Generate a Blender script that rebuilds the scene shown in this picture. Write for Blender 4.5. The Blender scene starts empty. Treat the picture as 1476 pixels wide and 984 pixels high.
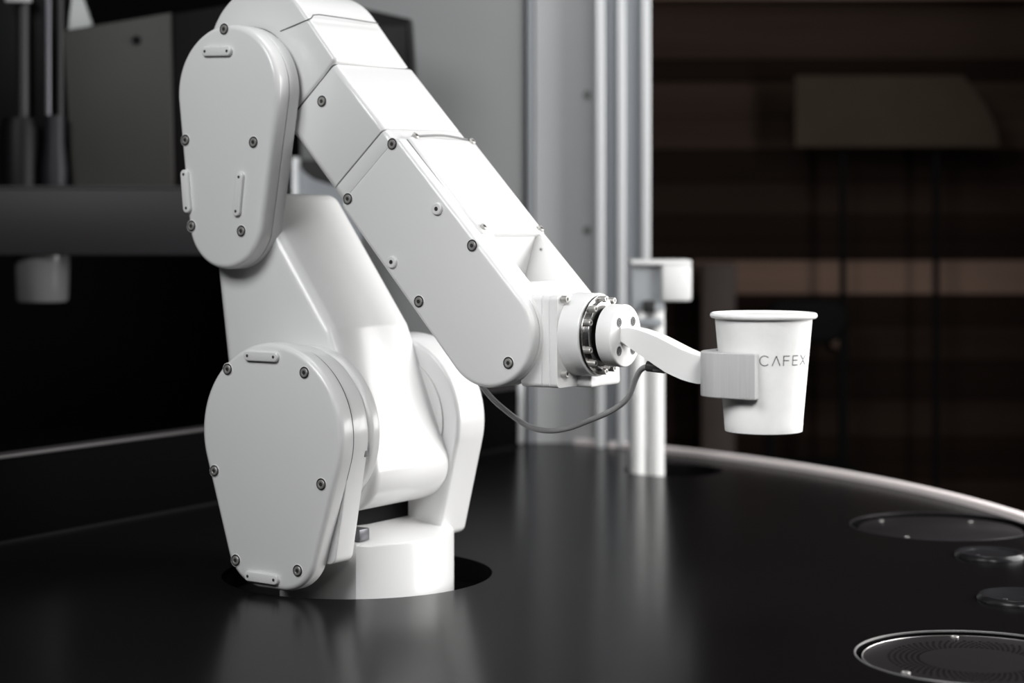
import bpy, bmesh, math, random
from mathutils import Vector, Matrix

# ------------------------------------------------------------------ camera
S = bpy.context.scene
COL = S.collection
cam_d = bpy.data.cameras.new('camera')
cam = bpy.data.objects.new('camera', cam_d)
COL.objects.link(cam)
cam.location = (0, 0, 0.296)
cam.rotation_euler = (math.radians(90), 0, 0)
cam_d.sensor_width = 36.0
cam_d.lens = 36.0 * 2700 / 1476
cam_d.shift_y = -(492 - 330) / 1476
cam_d.clip_start = 0.02
cam_d.dof.use_dof = True
cam_d.dof.focus_distance = 1.47
cam_d.dof.aperture_fstop = 4.6
S.camera = cam

# ------------------------------------------------------------------ world, lights, exposure
wd = bpy.data.worlds.new('world')
S.world = wd
wd.use_nodes = True
wd.node_tree.nodes['Background'].inputs[0].default_value = (0.9, 0.95, 1.0, 1)
wd.node_tree.nodes['Background'].inputs[1].default_value = 0.015
S.view_settings.view_transform = 'Standard'
S.view_settings.look = 'None'
S.view_settings.gamma = 1.0
S.view_settings.exposure = 0.0


def area(name, loc, target, sx, sy, power, col=(1, 1, 1)):
    d = bpy.data.lights.new(name, 'AREA')
    d.shape = 'RECTANGLE'
    d.size = sx
    d.size_y = sy
    d.energy = power
    d.color = col
    o = bpy.data.objects.new(name, d)
    COL.objects.link(o)
    o.location = loc
    o.rotation_euler = (Vector(target) - Vector(loc)).to_track_quat('-Z', 'Y').to_euler()
    return o


area('key_light', (1.12, 1.72, 0.50), (-0.05, 1.6, 0.25), 0.9, 0.8, 25, (1.0, 0.99, 0.98))
fr = area('cup_fill_light', (0.30, 0.40, 0.80), (0.20, 1.40, 0.20), 0.3, 0.3, 0.42, (1.0, 0.99, 0.985))  # unseen light added to brighten the cup
fr.data.spread = math.radians(34)
area('ceiling_light', (0.15, 1.60, 1.55), (0.0, 1.6, 0.0), 0.7, 0.5, 5.5, (0.98, 0.99, 1.0))
area('fill_light', (-0.75, 0.45, 1.15), (-0.15, 1.5, 0.38), 0.7, 0.6, 15.5, (0.98, 0.99, 1.0))
area('cabinet_light', (0.45, 1.75, 1.25), (0.1, 2.6, 0.45), 0.4, 0.4, 1.3, (0.93, 0.97, 1.0))


# ------------------------------------------------------------------ materials


def mat(name, col, rough=0.5, metal=0.0, coat=0.0, bump=0.0, bscale=300.0, var=0.0, vscale=8.0,
        spec=0.5, stretch=None, emit=None, trans=0.0):
    m = bpy.data.materials.new(name)
    m.use_nodes = True
    nt = m.node_tree
    b = nt.nodes['Principled BSDF']
    b.inputs['Base Color'].default_value = (*col, 1)
    b.inputs['Roughness'].default_value = rough
    b.inputs['Metallic'].default_value = metal
    b.inputs['Coat Weight'].default_value = coat
    b.inputs['Coat Roughness'].default_value = 0.12
    b.inputs['Specular IOR Level'].default_value = spec
    b.inputs['Transmission Weight'].default_value = trans
    tc = nt.nodes.new('ShaderNodeTexCoord')
    mp = nt.nodes.new('ShaderNodeMapping')
    nt.links.new(tc.outputs['Object'], mp.inputs[0])
    if stretch:
        mp.inputs['Scale'].default_value = stretch
    if var > 0:
        n = nt.nodes.new('ShaderNodeTexNoise')
        n.inputs['Scale'].default_value = vscale
        n.inputs['Detail'].default_value = 4
        nt.links.new(mp.outputs[0], n.inputs['Vector'])
        r = nt.nodes.new('ShaderNodeValToRGB')
        r.color_ramp.elements[0].position = 0.3
        r.color_ramp.elements[1].position = 0.7
        r.color_ramp.elements[0].color = (*[c * (1 - var) for c in col], 1)
        r.color_ramp.elements[1].color = (*[min(1, c * (1 + var)) for c in col], 1)
        nt.links.new(n.outputs['Fac'], r.inputs[0])
        nt.links.new(r.outputs[0], b.inputs['Base Color'])
    if bump > 0:
        n2 = nt.nodes.new('ShaderNodeTexNoise')
        n2.inputs['Scale'].default_value = bscale
        n2.inputs['Detail'].default_value = 3
        nt.links.new(mp.outputs[0], n2.inputs['Vector'])
        bp = nt.nodes.new('ShaderNodeBump')
        bp.inputs['Strength'].default_value = bump
        bp.inputs['Distance'].default_value = 0.001
        nt.links.new(n2.outputs['Fac'], bp.inputs['Height'])
        nt.links.new(bp.outputs[0], b.inputs['Normal'])
    if emit:
        b.inputs['Emission Color'].default_value = (*emit[0], 1)
        b.inputs['Emission Strength'].default_value = emit[1]
    return m


WHITE = mat('white_enamel', (0.80, 0.80, 0.795), 0.32, coat=0.35, bump=0.03, bscale=500)
WHITE2 = mat('white_plastic', (0.80, 0.80, 0.79), 0.42, bump=0.04, bscale=600)
PRINT = mat('brushed_white_plastic', (0.50, 0.50, 0.497), 0.34, bump=0.25, bscale=60, var=0.05, vscale=60,
            stretch=(14, 14, 0.3))
STEEL = mat('screw_steel', (0.50, 0.49, 0.47), 0.36, metal=0.6)
STEEL2 = mat('machined_steel', (0.50, 0.49, 0.48), 0.24, metal=1.0, bump=0.05, bscale=200)
DARK = mat('dark_recess', (0.035, 0.035, 0.035), 0.45)
GREY = mat('grey_recess', (0.22, 0.22, 0.22), 0.45)
SEAM = mat('seam_shadow_colour', (0.07, 0.07, 0.07), 0.7)  # dark cores put the shade of the gaps into colour
BLACK = mat('black_rubber', (0.012, 0.012, 0.012), 0.5)
PAPER = mat('cup_paper', (0.80, 0.80, 0.79), 0.65, bump=0.12, bscale=260, var=0.03, vscale=70)
INK = mat('cup_ink', (0.03, 0.03, 0.035), 0.6)
CABLE = mat('grey_cable_sheath', (0.24, 0.24, 0.24), 0.38)
TABLE = mat('black_satin_acrylic', (0.0050, 0.0046, 0.0050), 0.21, spec=0.042, bump=0.015, bscale=180)
TABLE2 = mat('black_insert', (0.016, 0.0145, 0.0155), 0.35, spec=0.12, bump=0.02, bscale=200)
RIM = mat('pale_metal_trim', (0.90, 0.82, 0.81), 0.45)
RIMD = mat('dark_metal_trim', (0.03, 0.026, 0.026), 0.5)
BLACKW = mat('matt_black_panel', (0.002, 0.002, 0.002), 0.75, spec=0.15)
RISER = mat('black_riser_panel', (0.0022, 0.0022, 0.0023), 0.8, spec=0.02)
ALU = mat('anodised_aluminium', (0.68, 0.69, 0.70), 0.42, metal=0.35, bump=0.02)
ALUD = mat('grey_aluminium_groove_shade', (0.30, 0.315, 0.335), 0.5, metal=0.3)  # darker tone carries the shade in the grooves between the ribs
CAB = mat('grey_cabinet_paint', (0.225, 0.23, 0.232), 0.5, var=0.03, vscale=3, bump=0.02)
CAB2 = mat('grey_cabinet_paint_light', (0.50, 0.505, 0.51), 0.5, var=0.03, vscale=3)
BEAM = mat('charcoal_beam_paint', (0.022, 0.020, 0.022), 0.5, spec=0.3)
PANEL = mat('smoky_steel_panel', (0.037, 0.036, 0.033), 0.5, var=0.15, vscale=4, spec=0.3)
CHROME = mat('dull_chrome', (0.10, 0.10, 0.11), 0.35, metal=0.7)

# ------------------------------------------------------------------ helpers


def tag(o, label=None, cat=None, group=None, kind=None):
    if label: o['label'] = label
    if cat: o['category'] = cat
    if group: o['group'] = group
    if kind: o['kind'] = kind
    return o


def finish(bm, name, mats, parent=None, smooth=35.0):
    bmesh.ops.recalc_face_normals(bm, faces=bm.faces)
    me = bpy.data.meshes.new(name)
    bm.to_mesh(me)
    bm.free()
    if not isinstance(mats, (list, tuple)): mats = [mats]
    for m in mats: me.materials.append(m)
    if smooth:
        for p in me.polygons: p.use_smooth = True
        me.set_sharp_from_angle(angle=math.radians(smooth))
    o = bpy.data.objects.new(name, me)
    COL.objects.link(o)
    if parent: o.parent = parent
    return o


def empty(name, loc, rz=0.0):
    o = bpy.data.objects.new(name, None)
    o.empty_display_size = 0.05
    COL.objects.link(o)
    o.location = loc
    o.rotation_euler = (0, 0, rz)
    return o


def arm(a, b, w):          # arm-plane coordinates (s forward, z up, w towards the near side)
    return (a, -w, b)


def hull_ring(circles, inset, N):
    out = []
    for i in range(N):
        t = 2 * math.pi * (i + 0.5) / N
        dx, dy = math.cos(t), math.sin(t)
        best = max(circles, key=lambda c: c[0] * dx + c[1] * dy + c[2])
        r = best[2] - inset
        out.append((best[0] + r * dx, best[1] + r * dy))
    return out


def hull_solid(bm, circles, c0, c1, b0=0.0, b1=0.0, fn=arm, N=96, k=4, mi=0):
    """solid whose outline is the convex hull of circles, from c0 to c1 with rounded edges"""
    rings = []
    if b0 > 0:
        for i in range(k + 1):
            t = math.pi / 2 * i / k
            rings.append((b0 * (1 - math.sin(t)), c0 + math.copysign(b0, c1 - c0) * (1 - math.cos(t))))
    else:
        rings.append((0, c0))
    if b1 > 0:
        for i in range(k + 1):
            t = math.pi / 2 * (k - i) / k
            rings.append((b1 * (1 - math.sin(t)), c1 - math.copysign(b1, c1 - c0) * (1 - math.cos(t))))
    else:
        rings.append((0, c1))
    vs = []
    for ins, c in rings:
        vs.append([bm.verts.new(fn(x, y, c)) for x, y in hull_ring(circles, ins, N)])
    for a, b in zip(vs[:-1], vs[1:]):
        for i in range(N):
            j = (i + 1) % N
            f = bm.faces.new((a[i], a[j], b[j], b[i]))
            f.material_index = mi
    for v in (vs[0], vs[-1]):
        f = bm.faces.new(v)
        f.material_index = mi
    return bm


def clean(bm, d=0.00002):
    bmesh.ops.remove_doubles(bm, verts=bm.verts, dist=d)
    return bm


def hull_obj(name, circles, c0, c1, b0, b1, m, parent, fn=arm, N=96, k=4):
    bm = bmesh.new()
    hull_solid(bm, circles, c0, c1, b0, b1, fn, N, k)
    clean(bm)
    return finish(bm, name, m, parent)


def poly_prism(bm, pts, c0, c1, fn=arm, bevel=0.0, seg=3):
    a = [bm.verts.new(fn(x, y, c0)) for x, y in pts]
    b = [bm.verts.new(fn(x, y, c1)) for x, y in pts]
    n = len(pts)
    es = []
    for i in range(n):
        j = (i + 1) % n
        bm.faces.new((a[i], a[j], b[j], b[i]))
    f1 = bm.faces.new(a)
    f2 = bm.faces.new(b)
    if bevel > 0:
        es = list(f1.edges) + list(f2.edges)
        bmesh.ops.bevel(bm, geom=es, offset=bevel, segments=seg, affect='EDGES', profile=0.5)
    return bm


def box(bm, x0, x1, y0, y1, z0, z1, bevel=0.0, seg=2, mi=0):
    r = bmesh.ops.create_cube(bm, size=1.0, matrix=Matrix.Translation(((x0 + x1) / 2, (y0 + y1) / 2, (z0 + z1) / 2)) @
                              Matrix.Diagonal((abs(x1 - x0), abs(y1 - y0), abs(z1 - z0), 1)))
    vs = r['verts']
    fs = list({f for v in vs for f in v.link_faces})
    for f in fs: f.material_index = mi
    if bevel > 0:
        es = list({e for v in vs for e in v.link_edges})
        bmesh.ops.bevel(bm, geom=es, offset=bevel, segments=seg, affect='EDGES', profile=0.5, material=mi)
    return bm


def boxo(name, x0, x1, y0, y1, z0, z1, m, parent=None, bevel=0.0, seg=2):
    bm = bmesh.new()
    box(bm, x0, x1, y0, y1, z0, z1, bevel, seg)
    return finish(bm, name, m, parent)


def lathe(bm, prof, axis_o=(0, 0, 0), fn=None, N=48, mi=0, cap=True):
    """prof: list of (r, h); fn maps (x, y, h) to a point; closed at ends when r is 0"""
    if fn is None: fn = lambda x, y, h: (axis_o[0] + x, axis_o[1] + y, axis_o[2] + h)
    prev = None
    first = None
    for r, h in prof:
        if r <= 1e-9:
            ring = [bm.verts.new(fn(0, 0, h))]
        else:
            ring = [bm.verts.new(fn(r * math.cos(2 * math.pi * i / N), r * math.sin(2 * math.pi * i / N), h)) for i in range(N)]
        if prev is not None:
            if len(prev) == 1 and len(ring) > 1:
                for i in range(N): bm.faces.new((prev[0], ring[i], ring[(i + 1) % N])).material_index = mi
            elif len(ring) == 1 and len(prev) > 1:
                for i in range(N): bm.faces.new((prev[i], prev[(i + 1) % N], ring[0])).material_index = mi
            elif len(ring) > 1:
                for i in range(N):
                    j = (i + 1) % N
                    bm.faces.new((prev[i], prev[j], ring[j], ring[i])).material_index = mi
        prev = ring
    return bm


def tube(bm, pts, r, N=12, mi=0, closed_ends=True, sub=6):
    P = [Vector(p) for p in pts]
    Q = []
    for i in range(len(P) - 1):
        p0 = P[max(i - 1, 0)]; p1 = P[i]; p2 = P[i + 1]; p3 = P[min(i + 2, len(P) - 1)]
        for k in range(sub):
            t = k / sub
            Q.append(0.5 * ((2 * p1) + (-p0 + p2) * t + (2 * p0 - 5 * p1 + 4 * p2 - p3) * t * t + (-p0 + 3 * p1 - 3 * p2 + p3) * t ** 3))
    Q.append(P[-1])
    up = Vector((0.13, 0.2, 0.97)).normalized()
    rings = []
    for i, q in enumerate(Q):
        d = (Q[min(i + 1, len(Q) - 1)] - Q[max(i - 1, 0)]).normalized()
        a = d.cross(up).normalized()
        b = d.cross(a).normalized()
        rings.append([bm.verts.new(q + r * (math.cos(2 * math.pi * k / N) * a + math.sin(2 * math.pi * k / N) * b)) for k in range(N)])
    for a, b in zip(rings[:-1], rings[1:]):
        for k in range(N):
            bm.faces.new((a[k], a[(k + 1) % N], b[(k + 1) % N], b[k])).material_index = mi
    if closed_ends:
        bm.faces.new(rings[0]); bm.faces.new(rings[-1])
    return bm


# screws: shared meshes, axis along local -Y (towards the near side)
def screw_mesh(pocket=True, hr=0.0036, pr=0.0049, hh=0.0012):
    bm = bmesh.new()
    fn = lambda x, y, h: (x, -h, y)
    if pocket:   # shallow ringed pocket with dark wall, then washer and head
        lathe(bm, [(pr + 0.0006, 0.0), (pr + 0.0002, 0.0004), (pr, 0.0004)], fn=fn, N=24, mi=2)
        lathe(bm, [(pr, 0.0004), (pr - 0.0003, 0.0001), (0, 0.0001)], fn=fn, N=24, mi=1)
    lathe(bm, [(hr, 0.0), (hr, hh - 0.0004), (hr - 0.0004, hh), (hr * 0.52, hh), (hr * 0.46, hh - 0.0002)], fn=fn, N=20, mi=0)
    lathe(bm, [(hr * 0.46, hh - 0.0002), (0, hh - 0.0003)], fn=fn, N=6, mi=1)
    bmesh.ops.recalc_face_normals(bm, faces=bm.faces)
    me = bpy.data.meshes.new('screw')
    bm.to_mesh(me); bm.free()
    for m in (STEEL, DARK, WHITE): me.materials.append(m)
    for p in me.polygons: p.use_smooth = True
    me.set_sharp_from_angle(angle=math.radians(30))
    return me


SCREW = screw_mesh()
SCREW_SMALL = screw_mesh(False, 0.0030, 0.0042, 0.0014)
CAPSCREW = screw_mesh(False, 0.0029, 0.0, 0.0055)
CAPTINY = screw_mesh(False, 0.0021, 0.0, 0.004)
HOLE = None


def socket_mesh():    # dark countersunk socket with a steel bolt deep inside
    bm = bmesh.new()
    fn = lambda x, y, h: (x, -h, y)
    lathe(bm, [(0.0040, 0.0), (0.0038, 0.0003), (0.0034, 0.0003)], fn=fn, N=24, mi=0)
    lathe(bm, [(0.0034, 0.0003), (0.0031, 0.0001), (0, 0.0001)], fn=fn, N=24, mi=1)
    lathe(bm, [(0.0025, 0.0001), (0.0024, 0.0004), (0.0016, 0.0004)], fn=fn, N=18, mi=2)
    lathe(bm, [(0.0016, 0.0004), (0.0014, 0.0002), (0, 0.0002)], fn=fn, N=6, mi=3)
    bmesh.ops.recalc_face_normals(bm, faces=bm.faces)
    me = bpy.data.meshes.new('socket_screw')
    bm.to_mesh(me); bm.free()
    for m in (GREY, BLACK, DARK, BLACK): me.materials.append(m)
    return me


def plug_mesh():      # raised white cap with a small dark hole
    bm = bmesh.new()
    fn = lambda x, y, h: (x, -h, y)
    lathe(bm, [(0.0052, 0), (0.0049, 0.0022), (0.0042, 0.0029), (0.0018, 0.0029)], fn=fn, N=24, mi=0)
    lathe(bm, [(0.0018, 0.0029), (0.0016, 0.0022), (0, 0.0022)], fn=fn, N=12, mi=1)
    bmesh.ops.recalc_face_normals(bm, faces=bm.faces)
    me = bpy.data.meshes.new('screw_plug')
    bm.to_mesh(me); bm.free()
    for m in (WHITE, DARK): me.materials.append(m)
    for p in me.polygons: p.use_smooth = True
    me.set_sharp_from_angle(angle=math.radians(30))
    return me


PLUG = plug_mesh()
SOCKET = socket_mesh()


def put(me, name, parent, s, z, w, rot=None):
    o = bpy.data.objects.new(name, me)
    COL.objects.link(o)
    o.parent = parent
    o.location = (s, -w, z)
    if rot: o.rotation_euler = rot
    return o


def tab(parent, s0, z0, s1, z1, w, hw=0.0042, h=0.0032):
    """rounded mounting tab with two little holes, proud of a cover"""
    bm = bmesh.new()
    hull_solid(bm, [(s0, z0, hw), (s1, z1, hw)], w - 0.0006, w + h, 0, 0.0012, N=40, k=3)
    clean(bm)
    t = finish(bm, 'mounting_tab', WHITE, parent)
    for (a, b) in ((s0, z0), (s1, z1)):
        bm = bmesh.new()
        lathe(bm, [(0.0013, h + 0.0001), (0.0009, h + 0.00015), (0, h + 0.00015)], fn=lambda x, y, q: (a + x, -(w + q), b + y), N=10)
        finish(bm, 'tab_hole', DARK, t)
    return t


# ------------------------------------------------------------------ setting
PSI = math.radians(33.5)
J1 = (-0.133, 1.614)


def fill_plate(name, outer, holes, z0, z1, m, parent=None):
    cu = bpy.data.curves.new(name, 'CURVE')
    cu.dimensions = '2D'
    cu.fill_mode = 'BOTH'
    for pts in [outer] + holes:
        sp = cu.splines.new('POLY')
        sp.points.add(len(pts) - 1)
        for p, q in zip(sp.points, pts): p.co = (q[0], q[1], 0, 1)
        sp.use_cyclic_u = True
    cu.extrude = (z1 - z0) / 2
    tmp = bpy.data.objects.new('tmp', cu)
    COL.objects.link(tmp)
    dg = bpy.context.evaluated_depsgraph_get()
    me = bpy.data.meshes.new_from_object(tmp.evaluated_get(dg))
    bpy.data.objects.remove(tmp)
    me.name = name
    me.transform(Matrix.Translation((0, 0, (z0 + z1) / 2)))
    me.materials.clear()
    me.materials.append(m)
    o = bpy.data.objects.new(name, me)
    COL.objects.link(o)
    if parent: o.parent = parent
    return o


def circ(cx, cy, r, N=96):
    return [(cx + r * math.cos(2 * math.pi * i / N), cy + r * math.sin(2 * math.pi * i / N)) for i in range(N)]


tag(boxo('floor', -3.5, 3.5, -2.0, 4.0, -0.95, -0.9, BEAM), kind='structure')
WOODS = [mat('dark_walnut_board_%s' % n, c, 0.7, var=0.22, vscale=5, stretch=(0.25, 1, 5), spec=0.08)
         for n, c in (('deep', (0.014, 0.0075, 0.0050)), ('umber', (0.024, 0.014, 0.0105)),
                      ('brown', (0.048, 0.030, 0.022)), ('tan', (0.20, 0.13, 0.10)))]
wb = boxo('wall_back', -3.5, 3.5, 3.55, 3.65, -0.9, 2.4, BLACKW)
tag(wb, kind='structure')
YB = 3.5


def bx(px): return (px - 738) / 2700 * YB
def bz(py): return 0.296 - (py - 330) / 2700 * YB


ys = [-190, -130, -70, 4, 85, 118, 168, 215, 262, 310, 345, 375, 424, 470, 520, 575, 630, 690, 750, 820]
tone = [2, 1, 1, 2, 0, 2, 2, 0, 1, 0, 0, 3, 0, 1, 0, 1, 0, 1, 1]  # board tones stand in for wood reflected in glass
for i, t in enumerate(tone):
    y0, y1 = ys[i], ys[i + 1]
    bm = bmesh.new()
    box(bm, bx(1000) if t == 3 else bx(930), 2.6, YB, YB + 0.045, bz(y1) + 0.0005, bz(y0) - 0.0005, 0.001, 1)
    finish(bm, 'reflected_board', WOODS[t], wb)
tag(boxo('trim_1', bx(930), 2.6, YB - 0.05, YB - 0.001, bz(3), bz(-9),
         mat('warm_brown_trim', (0.16, 0.09, 0.055), 0.4)), kind='structure')  # light brown trim in one even colour
tag(boxo('wall_left', -2.0, -1.95, -2.0, 3.55, -0.9, 2.4, BLACKW), kind='structure')

# brown post, counter rail, rounded screen and stool back seen dimly behind the cup
post = boxo('brown_post', bx(1003), bx(1052), 3.40, 3.46, -0.9, bz(378), mat('post_wood', (0.055, 0.035, 0.028), 0.6, var=0.15), None, 0.004)
tag(post, 'dim brown upright post behind the cup and the gripper arm', 'post')
bm = bmesh.new()
R = 0.42
pts = [(bx(1130), bz(118)), (bx(1362), bz(118))]
for i in range(9):
    a = i / 8
    pts.append((bx(1362 + 50 * math.sin(a * math.pi / 2)), bz(118 + 98 * a)))
pts += [(bx(1130), bz(216))]
poly_prism(bm, pts, 3.36, 3.375, fn=lambda a, b, c: (a, c, b))
sc = finish(bm, 'curved_screen', mat('dim_screen_brown', (0.050, 0.035, 0.023), 0.6, var=0.1, spec=0.1), None)
tag(sc, 'dim brown panel with a curved right edge high behind the cup', 'panel')
for f in (bx(1200), bx(1330)):
    bm = bmesh.new()
    tube(bm, [(f, 3.39, bz(216)), (f, 3.39, -0.9)], 0.006, N=8, sub=1)
    finish(bm, 'stand_pole', BLACKW, sc)
bm = bmesh.new()
hull_solid(bm, [(bx(1110), bz(452), 0.035), (bx(1170), bz(452), 0.035), (bx(1110), bz(470), 0.02), (bx(1170), bz(470), 0.02)],
           3.30, 3.33, 0.008, 0.008, fn=lambda a, b, c: (a, c, b), N=48)
clean(bm)
st = finish(bm, 'backrest', BLACKW)
ch = empty('bar_chair', (0, 0, 0))
tag(ch, 'black rounded chair back in the dark behind the white cup', 'chair')
st.parent = ch
bm = bmesh.new()
box(bm, bx(1085), bx(1195), 3.16, 3.34, -0.15, -0.11, 0.01)
finish(bm, 'seat', BLACKW, ch)
for sx in (bx(1090), bx(1190)):
    for y in (3.18, 3.315):
        bm = bmesh.new()
        tube(bm, [(sx, y, -0.9), (sx, y, bz(460) if y > 3.2 else -0.12)], 0.009, N=8, sub=1)
        finish(bm, 'leg', BLACKW, ch)
bm = bmesh.new()
hull_solid(bm, [(bx(1178), bz(448), 0.012), (bx(1206), bz(488), 0.018)], 3.35, 3.37, 0.004, 0.004, fn=lambda a, b, c: (a, c, b), N=32)
clean(bm)
lh = finish(bm, 'pale_spot', WOODS[3], None)  # made-up plate standing in for lighter spots in the dark
tag(lh, 'small dim brown latch added on the dark wall right of the cup', 'spot')
lh.location.y = 0.125

# ---- round black counter
TC = (-0.5999, 1.6795); TR = 1.136
outer = circ(TC[0], TC[1], TR, 256)
H_ROB = circ(J1[0], J1[1], 0.116, 96)
H_POST = circ(0.198, 2.302, 0.060, 64)
PLC = (0.3225, 1.297); PLR = 0.0835
R2C = (0.427, 1.868); R2R = 0.088
tb = empty('round_counter', (TC[0], TC[1], -0.9))
tag(tb, 'big round glossy black counter with pale rim around the white robot', 'counter')


def under(o, p):
    o.parent = p
    o.matrix_parent_inverse = Matrix.Translation(p.location).inverted() if abs(p.rotation_euler.z) < 1e-9 else p.matrix_basis.inverted()
    return o


top = fill_plate('countertop', outer, [H_ROB, H_POST, circ(*PLC, PLR, 96), circ(*R2C, R2R, 96)], -0.02, 0.0, TABLE)
under(top, tb)
bm = bmesh.new()
lathe(bm, [(TR - 0.2, -0.06), (TR + 0.0005, -0.06), (TR + 0.0005, -0.021), (TR - 0.2, -0.021), (TR - 0.2, -0.06)], (TC[0], TC[1], 0), N=192)
under(finish(bm, 'apron', BLACKW), tb)
bm = bmesh.new()
prof = [(TR - 0.003, 0.0003), (TR - 0.0026, 0.0060), (TR - 0.001, 0.0072), (TR + 0.009, 0.0072), (TR + 0.011, 0.005), (TR + 0.011, -0.02),
        (TR + 0.001, -0.02), (TR + 0.001, 0.0)]
prev = None
for i in range(221):
    a = math.radians(-165 + 222 * i / 220)
    ring = [bm.verts.new((TC[0] + r * math.cos(a), TC[1] + r * math.sin(a), h)) for r, h in prof]
    if prev:
        for k in range(8):
            bm.faces.new((prev[k], prev[(k + 1) % 8], ring[(k + 1) % 8], ring[k]))
    else:
        bm.faces.new(ring)
    prev = ring
bm.faces.new(prev)
under(finish(bm, 'rim_trim', RIM), tb)
bm = bmesh.new()
lathe(bm, [(0, -0.9), (0.5, -0.9), (0.5, -0.88), (0.3, -0.86), (0.3, -0.055)], (TC[0], TC[1], 0), N=64)
under(finish(bm, 'pedestal', BLACKW), tb)


def well(c, r, depth, m):   # recess under an opening in the countertop
    bm = bmesh.new()
    lathe(bm, [(r + 0.002, -0.0201), (r + 0.002, -depth), (0, -depth)], (c[0], c[1], 0), N=64)
    return under(finish(bm, 'well', m), tb)


well(J1, 0.116, 0.30, BLACKW)
well((0.198, 2.302), 0.060, 0.10, BLACKW)
well(PLC, PLR, 0.028, BLACKW)
well(R2C, R2R, 0.024, BLACKW)
for c, r in ((PLC, PLR), (R2C, R2R)):
    bm = bmesh.new()
    lathe(bm, [(r - 0.0003, -0.0008), (r - 0.0002, 0.0003), (r + 0.0004, 0.0006), (r + 0.001, 0.0002), (r + 0.001, -0.0008)], (c[0], c[1], 0), N=96)
    under(finish(bm, 'opening_edge', mat('edge_metal', (0.30, 0.29, 0.29) if r == PLR else (0.03, 0.028, 0.03), 0.4, metal=0.6)), tb)

# perforated round drain plate (nearest)
dp = empty('perforated_plate', (PLC[0], PLC[1] + 0.003, -0.003))
tag(dp, 'round black perforated plate with two screws, set in the counter nearest the camera', 'drain plate')
disc = fill_plate('plate_disc', circ(0, 0, 0.0780, 96),
                  [circ(rr * math.cos(a), rr * math.sin(a), 0.0014, 8)
                   for k, rr in enumerate((0.0400, 0.0440, 0.0480, 0.0520, 0.0560, 0.0600))
                   for a in [2 * math.pi * (i + 0.5 * (k % 2)) / 66 for i in range(66)]], -0.0005, 0.0, TABLE2, dp)
bm = bmesh.new()
lathe(bm, [(0.0777, 0.0), (0.0780, 0.0004), (0.0785, 0.0001), (0.0785, -0.004)], N=96)
finish(bm, 'plate_edge', mat('plate_edge_metal', (0.35, 0.33, 0.33), 0.3, metal=0.8), dp)
bm = bmesh.new()
lathe(bm, [(0.078, -0.006), (0.078, -0.012), (0, -0.012)], N=64)
finish(bm, 'tray', BLACKW, dp)
for px, py in ((1376, 919), (1305.5, 971)):
    Y = (0.296 + 0.003) * 2700 / (py - 330)
    X = (px - 738) / 2700 * Y
    o = put(SCREW_SMALL, 'screw', dp, X - PLC[0], 0.0, -(Y - PLC[1]), (math.radians(-90), 0, 0))
    o.location = (X - PLC[0], Y - PLC[1] - 0.003, 0.0)

# second round plate further back
rp = empty('round_plate', (R2C[0], R2C[1], -0.0025))
tag(rp, 'round plain black plate set in the counter close to its pale rim', 'drain plate')
bm = bmesh.new()
lathe(bm, [(0, 0), (0.079, 0), (0.0805, -0.001), (0.0805, -0.012), (0, -0.012)], N=96)
finish(bm, 'plate_disc', TABLE2, rp)
for (a, b) in ((-0.045, -0.055), (0.04, 0.04), (-0.05, 0.045)):
    o = put(SCREW_SMALL, 'screw', rp, a, 0.0, -b, (math.radians(-90), 0, 0))
    o.scale = (0.7, 0.7, 0.3)


def puck(c, r, lab):
    t = empty('counter_cap', (c[0], c[1], 0.0))
    tag(t, lab, 'cap', 'black caps on the counter')
    bm = bmesh.new()
    lathe(bm, [(0, 0.0022), (r * 0.72, 0.0022), (r * 0.8, 0.004), (r * 0.93, 0.0042), (r, 0.002), (r + 0.0005, 0.0)], N=64)
    finish(bm, 'cap_disc', mat('cap_black', (0.014, 0.0135, 0.015), 0.25, spec=0.2), t)
    bm = bmesh.new()
    lathe(bm, [(0.0022, 0.0022), (0.0020, 0.0032), (0, 0.0032)], (-r * 0.45, -r * 0.4, 0), N=12)
    finish(bm, 'stud', CHROME, t)
    return t


puck((0.433, 1.697), 0.0315, 'smaller round black cap on the counter between the plain plate and the other cap')
puck((0.4056, 1.498), 0.033, 'round black cap at the right edge, just behind the perforated plate')

# ---- black riser along the left back of the counter
rdir = Vector((0.155, 0.249, 0)).normalized()
rn = Vector((-rdir.y, rdir.x, 0))
A0 = Vector((-0.4805, 1.764, 0)) - rdir * 0.33
L = 1.255
ris = empty('black_riser', (A0.x, A0.y, 0.0), math.atan2(rdir.y, rdir.x))
tag(ris, 'low black upright panel along the left back of the counter with thin pale edge', 'panel')
bm = bmesh.new(); box(bm, 0, L, 0, 0.02, 0.0, 0.079, 0.001); finish(bm, 'riser_panel', RISER, ris)
bm = bmesh.new(); box(bm, 0, L, -0.001, 0.02, 0.0792, 0.083, 0.0006); finish(bm, 'edge_trim', RIMD, ris)
bm = bmesh.new(); box(bm, 0, L, -0.003, -0.0005, 0.0, 0.0025); finish(bm, 'base_seal', BLACKW, ris)

# ---- grey cabinet with aluminium post
CY = 2.58


def cx(px, Y=CY): return (px - 738) / 2700 * Y
def cz(py, Y=CY): return 0.296 - (py - 330) / 2700 * Y


cab = empty('grey_cabinet', (cx(765), CY, 0.0))
tag(cab, 'tall grey machine cabinet with flush panels behind the robot arm', 'cabinet')


def cpart(name, x0, x1, y0, y1, z0, z1, m, bevel=0.001):
    return boxo(name, x0 - cab.location.x, x1 - cab.location.x, y0 - CY, y1 - CY, z0, z1, m, cab, bevel)


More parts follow.
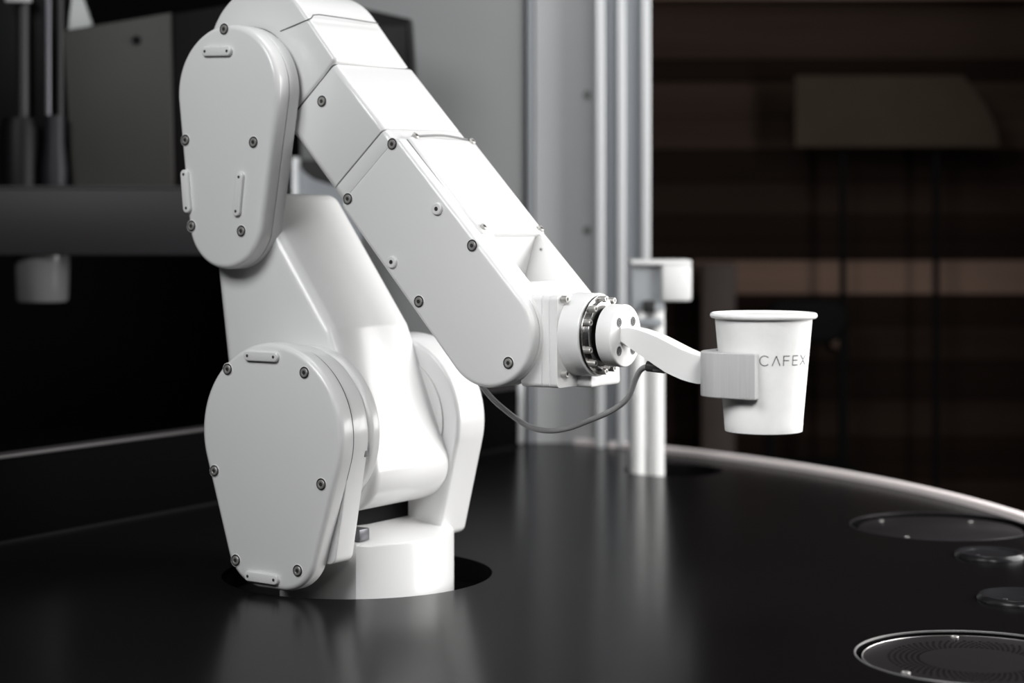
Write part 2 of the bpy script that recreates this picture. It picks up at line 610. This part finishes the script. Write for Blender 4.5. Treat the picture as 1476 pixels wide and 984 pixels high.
cpart('body', cx(432), cx(862), CY + 0.03, CY + 0.42, 0.115, 1.15, CAB, 0.002)
cpart('body', cx(752), cx(862), CY + 0.03, CY + 0.42, 0.0, 0.114, CAB, 0.002)
cpart('door', cx(432), cx(757), CY + 0.004, CY + 0.029, 0.119, 1.15, CAB, 0.003)
cpart('corner_strip', cx(759.5), cx(769), CY - 0.004, CY + 0.029, 0.0, 1.15, ALUD, 0.003)
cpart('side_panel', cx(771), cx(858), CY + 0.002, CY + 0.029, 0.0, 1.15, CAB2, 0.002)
cpart('inner_strip', cx(745), cx(756), CY + 0.0, CY + 0.029, 0.0, 0.112, ALU, 0.003)
for py in (136, 331, -60, 526):
    bm = bmesh.new()
    lathe(bm, [(0.0060, -0.0017), (0.0055, 0.0012), (0.003, 0.0015), (0.002, 0.0004), (0, 0.0004)], fn=lambda x, y, h: (x, -h, y), N=18)
    o = finish(bm, 'screw', GREY, cab)
    o.location = (cx(846) - cab.location.x, 0.0, cz(py))

ap = empty('aluminium_post', (cx(900, 2.53), 2.53, 0.0))
tag(ap, 'ribbed aluminium extrusion post standing at the right edge of grey cabinet', 'post')
for n, a, b, d, m in (('rib', 859, 872, 0.000, ALU), ('groove', 872, 890, 0.016, ALUD), ('rib', 890, 902, 0.0, ALU),
                      ('groove', 902, 925, 0.014, ALUD), ('rib', 925, 938, 0.0, ALU)):
    boxo(n, cx(a, 2.53) - ap.location.x + 0.0002, cx(b, 2.53) - ap.location.x - 0.0002, d, 0.045, 0.0, 1.15, m, ap, 0.002)

# black vent box on the cabinet, behind the elbow
vb = empty('black_monitor', (0, 0, 0))
tag(vb, 'black boxy monitor behind the bend of the white arm', 'monitor')
YV = 2.35
def vx(px): return (px - 738) / 2700 * YV
def vz(py): return 0.296 - (py - 330) / 2700 * YV
bm = bmesh.new()
poly_prism(bm, [(vx(430), vz(0)), (vx(525), vz(12)), (vx(592), vz(27)), (vx(600), vz(140)), (vx(430), vz(140))], YV, YV + 0.06,
           fn=lambda a, b, c: (a, c, b), bevel=0.004)
finish(bm, 'housing', mat('monitor_black', (0.004, 0.004, 0.004), 0.5, spec=0.2), vb)
boxo('screen', vx(440), vx(585), YV - 0.004, YV + 0.001, vz(125), vz(38), mat('dark_screen', (0.010, 0.010, 0.010), 0.45, var=0.6, vscale=14, spec=0.2), vb, 0.001)
boxo('wall_bracket', vx(470), vx(500), YV + 0.058, CY + 0.003, vz(100), vz(60), BLACKW, vb, 0.001)

# low shelf unit seen through the arm: grey bent bracket with dark bag
br = empty('grey_bracket', (0, 0, 0))
tag(br, 'grey curved guide plate glimpsed between the upper arm and forearm', 'bracket')
YG = 2.45
def gx(px): return (px - 738) / 2700 * YG
def gz(py): return 0.296 - (py - 330) / 2700 * YG
boxo('upright', gx(421), gx(429), YG, YG + 0.03, 0.0, gz(226), ALU, br, 0.001)
bm = bmesh.new()
poly_prism(bm, [(gx(429), gz(400)), (gx(429), gz(236)), (gx(436), gz(248)), (gx(450), gz(258)), (gx(475), gz(266)), (gx(520), gz(268)), (gx(520), gz(400))],
           YG + 0.012, YG + 0.016, fn=lambda a, b, c: (a, c, b))
finish(bm, 'guide_plate', ALUD, br)
boxo('back_panel', gx(398), gx(500), YG + 0.11, YG + 0.12, 0.0, gz(226), mat('bracket_black', (0.006, 0.006, 0.007), 0.4), br)

# ---- left background: dark beam carrying a black machine, nozzle below
YL = 2.3
def lx(px, Y=YL): return (px - 738) / 2700 * Y
def lz(py, Y=YL): return 0.296 - (py - 330) / 2700 * Y


sh = empty('charcoal_shelf', (lx(140), YL, lz(368)))
tag(sh, 'long charcoal shelf beam left of the robot under the dark machine', 'shelf')
def sp(name, x0, x1, y0, y1, z0, z1, m, b=0.002):
    o = boxo(name, x0 - sh.location.x, x1 - sh.location.x, y0 - sh.location.y, y1 - sh.location.y, z0 - sh.location.z, z1 - sh.location.z, m, sh, b)
    return o
sp('beam', -0.95, lx(392), YL, YL + 0.03, lz(368), lz(272), BEAM)
sp('shelf_board', -0.95, lx(392), YL + 0.0, YL + 0.24, lz(271.5), lz(268), mat('shelf_top', (0.06, 0.058, 0.058), 0.35))
sp('support', -0.95, -0.93, YL + 0.03, YL + 0.13, 0.0, lz(272), BLACKW)
sp('support', lx(392) - 0.02, lx(392), YL + 0.03, YL + 0.11, 0.0, lz(272), BLACKW)

zt = lz(268)
mc = empty('steel_box', (lx(180), YL + 0.05, zt))
tag(mc, 'dim grey steel box with sloping top on the charcoal shelf', 'machine')
bm = bmesh.new()
Yb = YL + 0.05
def mx(px): return (px - 738) / 2700 * Yb - mc.location.x
def mz(py): return 0.296 - (py - 330) / 2700 * Yb - zt
poly_prism(bm, [(mx(103), 0), (mx(90), mz(44)), (mx(245), mz(18)), (mx(250), 0)], 0, 0.15, fn=lambda a, b, c: (a, c, b), bevel=0.002)
finish(bm, 'housing', PANEL, mc)
bm = bmesh.new()
lathe(bm, [(0.0058, 0.001), (0.005, 0.003), (0, 0.003)], fn=lambda x, y, h: (mx(197) + x, -h, mz(58) + y), N=18)
finish(bm, 'bolt', BLACKW, mc)
bm = bmesh.new()
poly_prism(bm, [(mx(250), 0), (mx(247), mz(18)), (mx(330), mz(5)), (mx(330), 0)], 0.01, 0.15, fn=lambda a, b, c: (a, c, b), bevel=0.002)
finish(bm, 'side_panel', mat('dim_side', (0.005, 0.004, 0.004), 0.6, spec=0.1), mc)
bm = bmesh.new()
poly_prism(bm, [(mx(92), mz(43)), (mx(100), mz(-20)), (mx(108), mz(-20)), (mx(127), mz(34))], 0.02, 0.03, fn=lambda a, b, c: (a, c, b))
finish(bm, 'painted_glint', mat('pale_glint', (0.45, 0.47, 0.46), 0.4), mc)  # pale plate standing in for a shiny highlight

gr = empty('coffee_machine', (lx(55), YL + 0.04, zt))
tag(gr, 'black coffee machine with dull metal tubes on the shelf at the far left', 'machine')
Yg = YL + 0.04
def qx(px): return (px - 738) / 2700 * Yg - gr.location.x
def qz(py): return 0.296 - (py - 330) / 2700 * Yg - zt
boxo('housing', qx(-80), qx(78), 0.03, 0.2, 0, qz(-60), mat('grinder_black', (0.004, 0.004, 0.004), 0.5, spec=0.1), gr, 0.003)
for nm, px, r, m in (('tube', 66, 0.0045, CHROME), ('tube', 84, 0.004, BLACK), ('tube', 30, 0.008, BLACK)):
    bm = bmesh.new()
    lathe(bm, [(0, 0.0), (r, 0.0), (r, qz(-50)), (0, qz(-50))], (qx(px), 0.01, 0), N=16)
    finish(bm, nm, m, gr)
bm = bmesh.new()
lathe(bm, [(0, 0.001), (0.016, 0.001), (0.0165, 0.02), (0.013, 0.055), (0.013, 0.088), (0, 0.088)], (qx(82), -0.012, 0), N=32)
finish(bm, 'dosing_cup', mat('dull_cup', (0.014, 0.014, 0.018), 0.5, spec=0.3), gr)
bm = bmesh.new()
lathe(bm, [(0, 0.0), (0.024, 0.0), (0.024, 0.07), (0.02, 0.085), (0, 0.085)], (qx(32), -0.012, 0), N=32)
finish(bm, 'hopper', mat('dim_hopper', (0.004, 0.004, 0.005), 0.5, spec=0.2), gr)
boxo('top_pale_strip', qx(10), qx(46), -0.01, 0.0, qz(4), qz(-12), mat('pale_strip', (0.5, 0.5, 0.5), 0.4), gr, 0.001)  # narrow pale strip near the top of the machine

nz = empty('white_spout', (lx(48), YL + 0.045, lz(368) - 0.0005))
tag(nz, 'blurred pale tapered spout hanging under the charcoal shelf beam', 'spout')
bm = bmesh.new()
hh = lz(368) - lz(436)
lathe(bm, [(0, 0.0), (0.034, 0.0), (0.032, -hh + 0.004), (0.030, -hh), (0.026, -hh), (0.025, -hh + 0.01), (0, -hh + 0.01)], N=40)
finish(bm, 'spout_body', mat('spout_plastic', (0.14, 0.14, 0.14), 0.18), nz)
# ---- white sensor head on twin rods, standing in the small opening
sn = empty('sensor_stand', (0.1975, 2.302, -0.10))
tag(sn, 'small white box head on twin white rods rising from an opening', 'sensor')
YS = 2.302
def sx_(px): return (px - 738) / 2700 * YS - 0.1975
def sz_(py): return 0.296 - (py - 330) / 2700 * YS + 0.10
for px, r in ((919, 0.0105), (945, 0.0110)):
    bm = bmesh.new()
    lathe(bm, [(0, 0), (r, 0), (r, sz_(437)), (0, sz_(437))], (sx_(px), 0, 0), N=24)
    finish(bm, 'rod', WHITE2, sn)
bm = bmesh.new()
box(bm, sx_(909), sx_(956), -0.018, 0.02, sz_(447), sz_(378), 0.002)
finish(bm, 'head_body', mat('sensor_grey', (0.45, 0.47, 0.49), 0.45), sn)
bm = bmesh.new()
box(bm, sx_(951), sx_(994), -0.03, 0.03, sz_(433), sz_(379), 0.004)
finish(bm, 'head_block', WHITE2, sn)
boxo('head_lid', sx_(907), sx_(994), -0.031, 0.032, sz_(381.5), sz_(374), WHITE2, sn, 0.0025)
boxo('lens', sx_(925), sx_(942), -0.024, -0.017, sz_(450), sz_(432), BLACK, sn, 0.002)
boxo('clamp', sx_(911), sx_(953), -0.02, 0.018, sz_(470), sz_(458), ALUD, sn, 0.002)

# ================================================================== ROBOT
rob = empty('robot_arm', (J1[0], J1[1], 0.0), -PSI)
tag(rob, 'large glossy white jointed robot arm standing in the black counter', 'robot arm')

# pedestal: D-shaped column
bm = bmesh.new()
D = []
wb_, Rb = 0.066, 0.083
a0 = math.asin(wb_ / Rb)
for i in range(41):
    a = -a0 + 2 * a0 * i / 40
    D.append((Rb * math.cos(a), Rb * math.sin(a)))
D += [(0.0, wb_ - 0.012), (-0.055, wb_ - 0.028), (-0.055, -wb_ + 0.02), (-0.03, -wb_)]
def dtop(a, b, c):
    return (a, -b, c if c < 0 else c + 0.20 * max(0.0, 0.055 - a))
D = [p for p in D]
a_ = [bm.verts.new((x, -y, -0.28)) for x, y in D]
rings = [a_]
for ins, zz in ((0.0, 0.0355), (0.0008, 0.0372), (0.0025, 0.038)):
    rings.append([bm.verts.new(dtop(x * (1 - ins / 0.08), y * (1 - ins / 0.07), zz)) for x, y in D])
for p_, q_ in zip(rings[:-1], rings[1:]):
    for i in range(len(D)):
        j = (i + 1) % len(D)
        bm.faces.new((p_[i], p_[j], q_[j], q_[i]))
bm.faces.new(rings[0])
# top face split in strips along s so that the slope change stays clean
f_ = bm.faces.new(rings[-1])
bmesh.ops.triangulate(bm, faces=[f_])
finish(bm, 'pedestal', WHITE, rob)
boxo('turntable_gap', -0.06, 0.020, -0.043, 0.062, 0.030, 0.064, BLACKW, rob)

# near shoulder
NC = [(-0.002, 0.129, 0.0745), (-0.013, 0.040, 0.037), (0.010, 0.040, 0.037)]
def shrink(cs, d): return [(x, y, r - d) for x, y, r in cs]
hull_obj('shoulder_housing', [(-0.002, 0.129, 0.0715), (-0.045, 0.03, 0.008), (0.046, 0.034, 0.008), (0.05, 0.06, 0.004)], 0.074, 0.0965, 0.0012, 0.001, WHITE, rob)
sc1 = hull_obj('shoulder_cover', NC, 0.0974, 0.1125, 0.0004, 0.005, WHITE, rob, N=128)
for s, z in ((-0.0489, 0.1802), (0.0356, 0.1809), (-0.064, 0.0954), (0.0535, 0.0928), (-0.0397, 0.0235), (0.0284, 0.0215)):
    put(SCREW, 'screw', sc1, s * 0.97, z, 0.1125)
tab(sc1, -0.0235, 0.1925, 0.0043, 0.1925, 0.1125)
tab(sc1, -0.0231, 0.0125, 0.0046, 0.0122, 0.1125)
hull_obj('joint_ring', [(0, 0.129, 0.0705)], 0.060, 0.0728, 0.001, 0.006, WHITE, rob, N=128)
hull_obj('joint_gap', [(0, 0.129, 0.060)], 0.060, 0.0755, 0, 0, SEAM, rob)
hull_obj('cover_seam', shrink(NC, 0.0009), 0.0955, 0.0985, 0, 0, SEAM, rob, N=128)
boxo('boundary_latch', 0.0655, 0.0685, -0.0775, -0.0735, 0.112, 0.122, GREY, rob, 0.0005)
# far shoulder
hull_obj('far_shoulder', [(0.0, 0.129, 0.0745), (-0.045, 0.036, 0.008), (0.046, 0.036, 0.008), (0.055, 0.062, 0.006)], -0.046, -0.088, 0.004, 0.005, WHITE, rob, N=128)
hull_obj('far_inner_disc', [(0, 0.129, 0.058)], -0.044, -0.047, 0, 0, WHITE2, rob)
boxo('cable_connector', 0.036, 0.052, -0.064, -0.050, 0.040, 0.050, CHROME, rob, 0.001)

# upper arm
bm = bmesh.new()
hull_solid(bm, [(-0.100, 0.310, 0.017), (-0.0715, 0.310, 0.017), (-0.0775, 0.150, 0.017), (0.0035, 0.205, 0.017), (0.032, 0.094, 0.032), (-0.012, 0.117, 0.055)],
           -0.052, 0.0605, 0.009, 0.0105, N=160, k=6)
clean(bm)
finish(bm, 'upper_arm', WHITE, rob, smooth=50)

# elbow fork plate and cover
EC = [(-0.077, 0.4125, 0.057), (-0.0795, 0.3035, 0.0415)]
hull_obj('elbow_housing', EC, 0.050, 0.0662, 0.006, 0.0008, WHITE, rob, N=128)
hull_obj('cover_seam', shrink(EC, 0.0009), 0.065, 0.068, 0, 0, SEAM, rob, N=128)
ec = hull_obj('elbow_cover', EC, 0.0670, 0.082, 0.0004, 0.005, WHITE, rob, N=128)
for s, z in ((-0.079, 0.4655), (-0.1235, 0.3725), (-0.0462, 0.3687), (-0.1165, 0.2985), (-0.0597, 0.2942)):
    put(SCREW, 'screw', ec, s, z, 0.082)
tab(ec, -0.0985, 0.4475, -0.0735, 0.4465, 0.082)
tab(ec, -0.0600, 0.3398, -0.0635, 0.3110, 0.082)
tab(ec, -0.1230, 0.3430, -0.1200, 0.3140, 0.082)

# forearm frame: d along the forearm, p across it
DD = (0.6794, -0.7338); PP = (0.7338, 0.6794)
def to_sz(d, p): return (d * DD[0] + p * PP[0], d * DD[1] + p * PP[1])
def fd(p, w, d):           # cross-section (p, w) extruded along d
    s, z = to_sz(d, p)
    return (s, -w, z)
J5 = (0.1675, 0.2135)
d5 = J5[0] * DD[0] + J5[1] * DD[1]; p5 = J5[0] * PP[0] + J5[1] * PP[1]
PL, PU = 0.2305, 0.3085

def C(d, p, r):
    s, z = to_sz(d, p)
    return (s, z, r)

# elbow block
bm = bmesh.new()
hull_solid(bm, [(-0.078, 0.4125, 0.032), (-0.070, 0.446, 0.060), C(-0.330, PU - 0.020, 0.020), C(-0.315, PU - 0.004, 0.004), C(-0.315, PL + 0.004, 0.004)],
           -0.062, 0.0478, 0.012, 0.004, N=160, k=5)
clean(bm)
finish(bm, 'elbow_block', WHITE, rob)
hull_obj('elbow_gap', [(-0.078, 0.425, 0.045)], 0.045, 0.052, 0, 0, SEAM, rob)

def section(name, d0, d1, w0=-0.062, w1=0.0478, r=0.009, grow=0.0, m=WHITE, be=0.0008):
    cs = [(PL + r, w0 + r, r), (PU - r, w0 + r, r), (PL + r, w1 - r, r), (PU - r, w1 - r * 0.6, r * 0.6)]
    cs = [(a, b, c + grow) for a, b, c in cs]
    return hull_obj(name, cs, d0, d1, be, be, m, rob, fn=fd, N=96, k=2)

section('forearm_core', -0.325, -0.13, grow=-0.0015, m=SEAM, be=0.0)
section('forearm_root', -0.3095, -0.2340)
section('forearm_ring', -0.2330, -0.2192)
# seam line on the elbow block
bm = bmesh.new()
tube(bm, [arm(-0.046, 0.4648, 0.0478), arm(-0.0122, 0.4738, 0.0476), arm(-0.0098, 0.4775, 0.040), arm(-0.0130, 0.4780, -0.046)], 0.0005, N=6, sub=2)
finish(bm, 'seam', SEAM, rob)

# fork body
bm = bmesh.new()
poly_prism(bm, [to_sz(-0.2182, PU), to_sz(-0.2182, PL), to_sz(-0.09, PL), to_sz(-0.085, 0.262), to_sz(-0.112, PU)], -0.052, 0.020, bevel=0.002)
finish(bm, 'forearm_body', WHITE, rob)
hull_obj('forearm_lid', [(PU + 0.0008, -0.0565, 0.003), (PU + 0.0008, 0.0315, 0.003)], -0.2180, -0.1105, 0.0008, 0.0008, WHITE, rob, fn=fd, N=48, k=2)
hull_obj('near_fork', [(J5[0], J5[1], 0.0432), C(-0.2170, PU - 0.0045, 0.005), C(-0.2170, PL + 0.0035, 0.005)], 0.0165, 0.0375, 0.002, 0.0006, WHITE, rob, N=128)
hull_obj('cover_seam', [(J5[0], J5[1], 0.0424), C(-0.2150, PU - 0.0050, 0.005), C(-0.2150, PL + 0.0040, 0.005)], 0.0368, 0.0390, 0, 0, SEAM, rob, N=128)
fc = hull_obj('forearm_cover', [(J5[0], J5[1], 0.0432), C(-0.2150, PU - 0.0045, 0.006), C(-0.2150, PL + 0.0035, 0.006)], 0.0384, 0.0480, 0.0003, 0.0042, WHITE, rob, N=128)
hull_obj('far_fork', [(J5[0], J5[1], 0.0432), C(-0.2170, PU - 0.004, 0.004), C(-0.2170, PL + 0.0035, 0.005)], -0.0525, -0.0625, 0.0015, 0.003, WHITE, rob, N=128)
for s, z in ((0.1522 + 0.0012, 0.2828), (0.1009, 0.2372), (0.188, 0.1909)):
    put(SCREW, 'screw', fc, s, z, 0.048)
for s, z in ((0.0738, 0.3655), (0.0275, 0.3210)):
    put(SCREW, 'screw', fc, s, z, 0.0480)
put(SCREW, 'screw', rob, -0.0003, 0.4033, 0.0478)
for s, z in ((0.1196, 0.3122), (0.0741, 0.2690)):
    put(PLUG, 'screw_plug', fc, s, z, 0.0475)
o = put(PLUG, 'screw_plug', fc, *to_sz(-0.121, PU - 0.002), 0.0425)
o.scale = (0.8, 0.8, 0.8)
bm = bmesh.new()
tube(bm, [fd(PU + 0.0006, 0.0350, -0.2175), fd(PU + 0.0006, 0.0350, -0.1105)], 0.0006, N=6, sub=2)
finish(bm, 'lid_seam', GREY, rob)
# cap screws on the lid (axis along p) : rotate the -Y axis of the mesh towards p
ry = Vector((PP[0], 0, PP[1])).to_track_quat('-Y', 'Z').to_euler()
for d, w in ((-0.2185, 0.026), (-0.2165, -0.054), (-0.116, 0.0285), (-0.114, -0.0545)):
    s, z = to_sz(d, PU + 0.002)
    put(CAPTINY, 'cap_screw', rob, s, z, w, ry).scale = (1.4, 1.0, 1.4)
bm = bmesh.new()
tube(bm, [fd(PU + 0.003, 0.024, -0.2195), fd(PU + 0.0052, -0.015, -0.2205), fd(PU + 0.003, -0.052, -0.2195)], 0.0011, N=6, sub=4)  # grey strand put in for the shadow line of the lid
finish(bm, 'lid_shadow_line', GREY, rob)
s, z = to_sz(-0.100, PU - 0.006)
put(HOLE or SCREW_SMALL, 'screw', rob, s, z, -0.0524).scale = (0.5, 0.5, 0.5)

# wrist
AZ = 0.2125
bm = bmesh.new()
hull_solid(bm, [(J5[0], AZ, 0.0405)], -0.0515, 0.0160, 0.006, 0.003, N=96)
hull_solid(bm, [(J5[0], AZ + 0.026, 0.006), (J5[0], AZ - 0.034, 0.006), (0.205, AZ + 0.026, 0.006), (0.205, AZ - 0.036, 0.006)], -0.044, 0.0160, 0.008, 0.004, N=48)
clean(bm)
finish(bm, 'wrist_block', WHITE, rob)
def ax(y, z, s): return (s, y, AZ + z)
for nm, a, b, g in (('wrist_plate', 0.2165, 0.2236, 0.0), ('wrist_flange', 0.2095, 0.2162, 0.0), ('wrist_housing', 0.1900, 0.2092, 0.0),
                    ('wrist_seam', 0.1950, 0.2200, -0.0007)):
    hull_obj(nm, [(-0.029, 0.0275, 0.004 + g), (0.029, 0.0275, 0.004 + g), (-0.029, -0.0370, 0.004 + g), (0.029, -0.0370, 0.004 + g)], a, b,
             0.0002 if g == 0 else 0, 0.0003 if g == 0 else 0, WHITE if g == 0 else GREY, rob, fn=ax, N=64)
hull_obj('wrist_barrel', [(0, 0, 0.0330)], 0.2230, 0.2425, 0.0, 0.0012, WHITE, rob, fn=ax)
hull_obj('wrist_foot', [(0.0, -0.0385, 0.0035), (0.040, -0.0385, 0.0035), (0.0, -0.030, 0.003), (0.040, -0.030, 0.003)], 0.222, 0.2365, 0.0, 0.002, WHITE, rob, fn=ax, N=48)
rv = Vector((1, 0, 0)).to_track_quat('-Y', 'Z').to_euler()
for y, z in ((-0.0255, 0.0285), (-0.0255, -0.030), (0.0255, 0.0285)):
    put(CAPSCREW, 'cap_screw', rob, 0.2232, AZ + z, -y, rv)

# steel flange
fl = hull_obj('steel_flange', [(0, 0, 0.0315)], 0.2428, 0.2450, 0.0, 0.0004, STEEL2, rob, fn=ax)
bm = bmesh.new()
hull_solid(bm, [(0, 0, 0.0278)], 0.2448, 0.2490, 0, 0.0005, fn=ax)
finish(bm, 'flange_hub', STEEL2, fl)
for a in (22, 48, 84, 110, 142, -22, -48, -84, -110, -142):
    y = -0.0286 * math.cos(math.radians(a)); z = 0.0286 * math.sin(math.radians(a))
    put(CAPTINY, 'cap_screw', fl, 0.2448, AZ + z, -y, rv).scale = (1.25, 1.5, 1.25)
hull_obj('flange_gap', [(0, 0, 0.0215)], 0.2512, 0.2570, 0, 0, BLACK, rob, fn=ax)
ad = hull_obj('adapter_disc', [(0, 0, 0.0246)], 0.2530, 0.2665, 0.0008, 0.0012, WHITE2, rob, fn=ax)
for y, z in ((-0.0108, 0.0108), (0.0108, 0.0108), (-0.0108, -0.0115), (0.0108, -0.0115)):
    put(SOCKET, 'screw', ad, 0.2665, AZ + z, -y, rv)

# ---- gripper
gp = empty('gripper_bracket', (0, 0, 0))
gp.parent = rob
GP = [(0.2664, 0.2075), (0.2760, 0.2035), (0.2850, 0.1985), (0.2931, 0.1940), (0.3000, 0.1900), (0.3065, 0.1865), (0.3135, 0.1838), (0.3203, 0.1814),
      (0.3275, 0.1797), (0.3346, 0.1786), (0.3480, 0.1780), (0.3480, 0.1985), (0.3399, 0.1988), (0.3300, 0.2008), (0.3203, 0.2042), (0.3100, 0.2085), (0.2998, 0.2128),
      (0.2905, 0.2158), (0.2820, 0.2180), (0.2740, 0.2193), (0.2664, 0.2198)]
bm = bmesh.new()
poly_prism(bm, GP, -0.008, 0.010, bevel=0.0016, seg=3)
finish(bm, 'gripper_arm', WHITE2, gp)
CUP = (0.3858, 0.0013)
U = []
rc = 0.022
so, wo = 0.3448, 0.0408
U.append((0.398, wo))
for i in range(9):
    a = math.pi / 2 + math.pi / 2 * i / 8
    U.append((so + rc + rc * math.cos(a), wo - rc + rc * math.sin(a)))
for i in range(9):
    a = math.pi + math.pi / 2 * i / 8
    U.append((so + rc + rc * math.cos(a), -wo + rc + rc * math.sin(a)))
U.append((0.398, -wo))
ri = 0.0350
t0 = math.asin(0.0122 / ri)
for i in range(33):
    a = -math.pi / 2 + t0 - (math.pi + 2 * t0) * i / 32
    U.append((CUP[0] + ri * math.cos(a), CUP[1] + ri * math.sin(a)))
bm = bmesh.new()
poly_prism(bm, U, 0.1716, 0.2052, fn=lambda a, b, c: (a, -b, c), bevel=0.0012)
finish(bm, 'cup_holder', PRINT, gp)
bm = bmesh.new()
tube(bm, [arm(0.2860, 0.1895, 0.0), arm(0.3020, 0.1885, 0.0)], 0.0042, N=16, sub=1)
finish(bm, 'cable_gland', mat('gland_dark', (0.05, 0.05, 0.05), 0.35), gp)
bm = bmesh.new()
box(bm, 0.292, 0.306, -0.004, 0.004, 0.1855, 0.1945, 0.001)
finish(bm, 'sensor_body', mat('sensor_body_grey', (0.16, 0.16, 0.16), 0.4, metal=0.4), gp)

# ---- cable
bm = bmesh.new()
tube(bm, [arm(0.2885, 0.1896, 0.0), arm(0.2790, 0.1868, -0.003), arm(0.2720, 0.1790, -0.006), arm(0.2625, 0.1630, -0.01), arm(0.2466, 0.1515, -0.01),
          arm(0.2241, 0.1420, -0.01), arm(0.2080, 0.1360, -0.010), arm(0.1913, 0.1328, -0.01), arm(0.1760, 0.1335, -0.010), arm(0.161, 0.1385, -0.01), arm(0.1371, 0.1530, -0.01),
          arm(0.1232, 0.1655, -0.010), arm(0.1127, 0.1760, -0.012), arm(0.100, 0.195, -0.016), arm(0.090, 0.225, -0.02), arm(0.088, 0.2480, -0.02)], 0.0023, N=12, sub=5)
cb = finish(bm, 'sensor_cable', CABLE, rob)

# ---- paper cup
cw = Vector((J1[0], J1[1])) + Vector((math.cos(PSI), -math.sin(PSI))) * CUP[0] + Vector((-math.sin(PSI), -math.cos(PSI))) * CUP[1]
Z0, Z1 = 0.1452, 0.2338
cup = empty('paper_cup', (cw.x, cw.y, Z0))
tag(cup, 'white paper coffee cup with thin black lettering held in the gripper', 'cup')
HC = Z1 - Z0
Rb_, Rt = 0.0288, 0.0366
def rad(h): return Rb_ + (Rt - Rb_) * h / HC
bm = bmesh.new()
th = 0.0006
prof = [(0, 0.006), (Rb_ - 0.0012, 0.006), (Rb_ - 0.0014, 0.0006), (Rb_ - 0.0005, 0.0), (Rb_, 0.0004), (rad(0.0065), 0.0065), (rad(0.0070) - 0.00015, 0.0070),
        (rad(HC - 0.004), HC - 0.004)]
lathe(bm, prof, N=96)
finish(bm, 'cup_wall', PAPER, cup)
bm = bmesh.new()
lathe(bm, [(0, 0.0072), (rad(0.007) - th - 0.0005, 0.0072), (rad(HC) - th - 0.0008, HC - 0.003)], N=96)
finish(bm, 'cup_lining', PAPER, cup)
bm = bmesh.new()
rr = 0.0020
rp_ = []
for i in range(17):
    a = 2 * math.pi * i / 16
    rp_.append((rad(HC) + 0.0013 + rr * math.cos(a), HC - 0.0022 + rr * 1.1 * math.sin(a)))
lathe(bm, rp_, N=96)
finish(bm, 'rim_roll', PAPER, cup)

# lettering wrapped on the cup: strokes in (mm across, mm up)
def glyphs():
    g = []
    def arc(cx_, cy_, r, a0, a1, n=18):
        return [(cx_ + r * math.cos(math.radians(a0 + (a1 - a0) * i / n)), cy_ + r * math.sin(math.radians(a0 + (a1 - a0) * i / n))) for i in range(n + 1)]
    H = 7.2
    g.append(arc(3.6, H / 2, 3.6, 42, 318))
    x = 9.2
    g.append([(x, 0), (x + 3.0, H - 0.1), (x + 6.0, 0)])
    x = 18.0
    g.append([(x + 4.9, H - 0.2), (x, H - 0.2), (x, 0)]); g.append([(x, 3.7), (x + 4.5, 3.7)])
    x = 26.0
    g.append([(x + 5.0, H - 0.2), (x, H - 0.2), (x, 0.2), (x + 5.0, 0.2)]); g.append([(x, 3.7), (x + 4.5, 3.7)])
    x = 34.2
    g.append([(x, H), (x + 2.9, H - 3.0), (x + 3.9, H - 3.0), (x + 6.8, H)])
    g.append([(x, 0), (x + 2.9, 2.9), (x + 3.9, 2.9), (x + 6.8, 0)])
    return g
bm = bmesh.new()
SC = 0.001
zc = 0.0605 - 0.0095
def onc(mx_, mz_):
    h = zc + mz_ * SC
    r = rad(h) + 0.00008
    a = math.radians(-97.6) + (math.radians(-4.8) + mx_ * SC / 0.0340 * 1.0)
    return Vector((r * math.cos(a), r * math.sin(a), h))
hwid = 0.33
for st_ in glyphs():
    for (x0, y0), (x1, y1) in zip(st_[:-1], st_[1:]):
        L_ = math.hypot(x1 - x0, y1 - y0)
        nx, ny = -(y1 - y0) / L_ * hwid, (x1 - x0) / L_ * hwid
        ex, ey = (x1 - x0) / L_ * 0.12, (y1 - y0) / L_ * 0.12
        n = max(1, int(L_ / 0.9))
        prev = None
        for k in range(n + 1):
            t = k / n
            e = -1 if k == 0 else (1 if k == n else 0)
            X = x0 + (x1 - x0) * t + ex * e; Yy = y0 + (y1 - y0) * t + ey * e
            a = bm.verts.new(onc(X + nx, Yy + ny)); b = bm.verts.new(onc(X - nx, Yy - ny))
            if prev: bm.faces.new((prev[0], prev[1], b, a))
            prev = (a, b)
o = finish(bm, 'lettering', INK, cup, smooth=None)
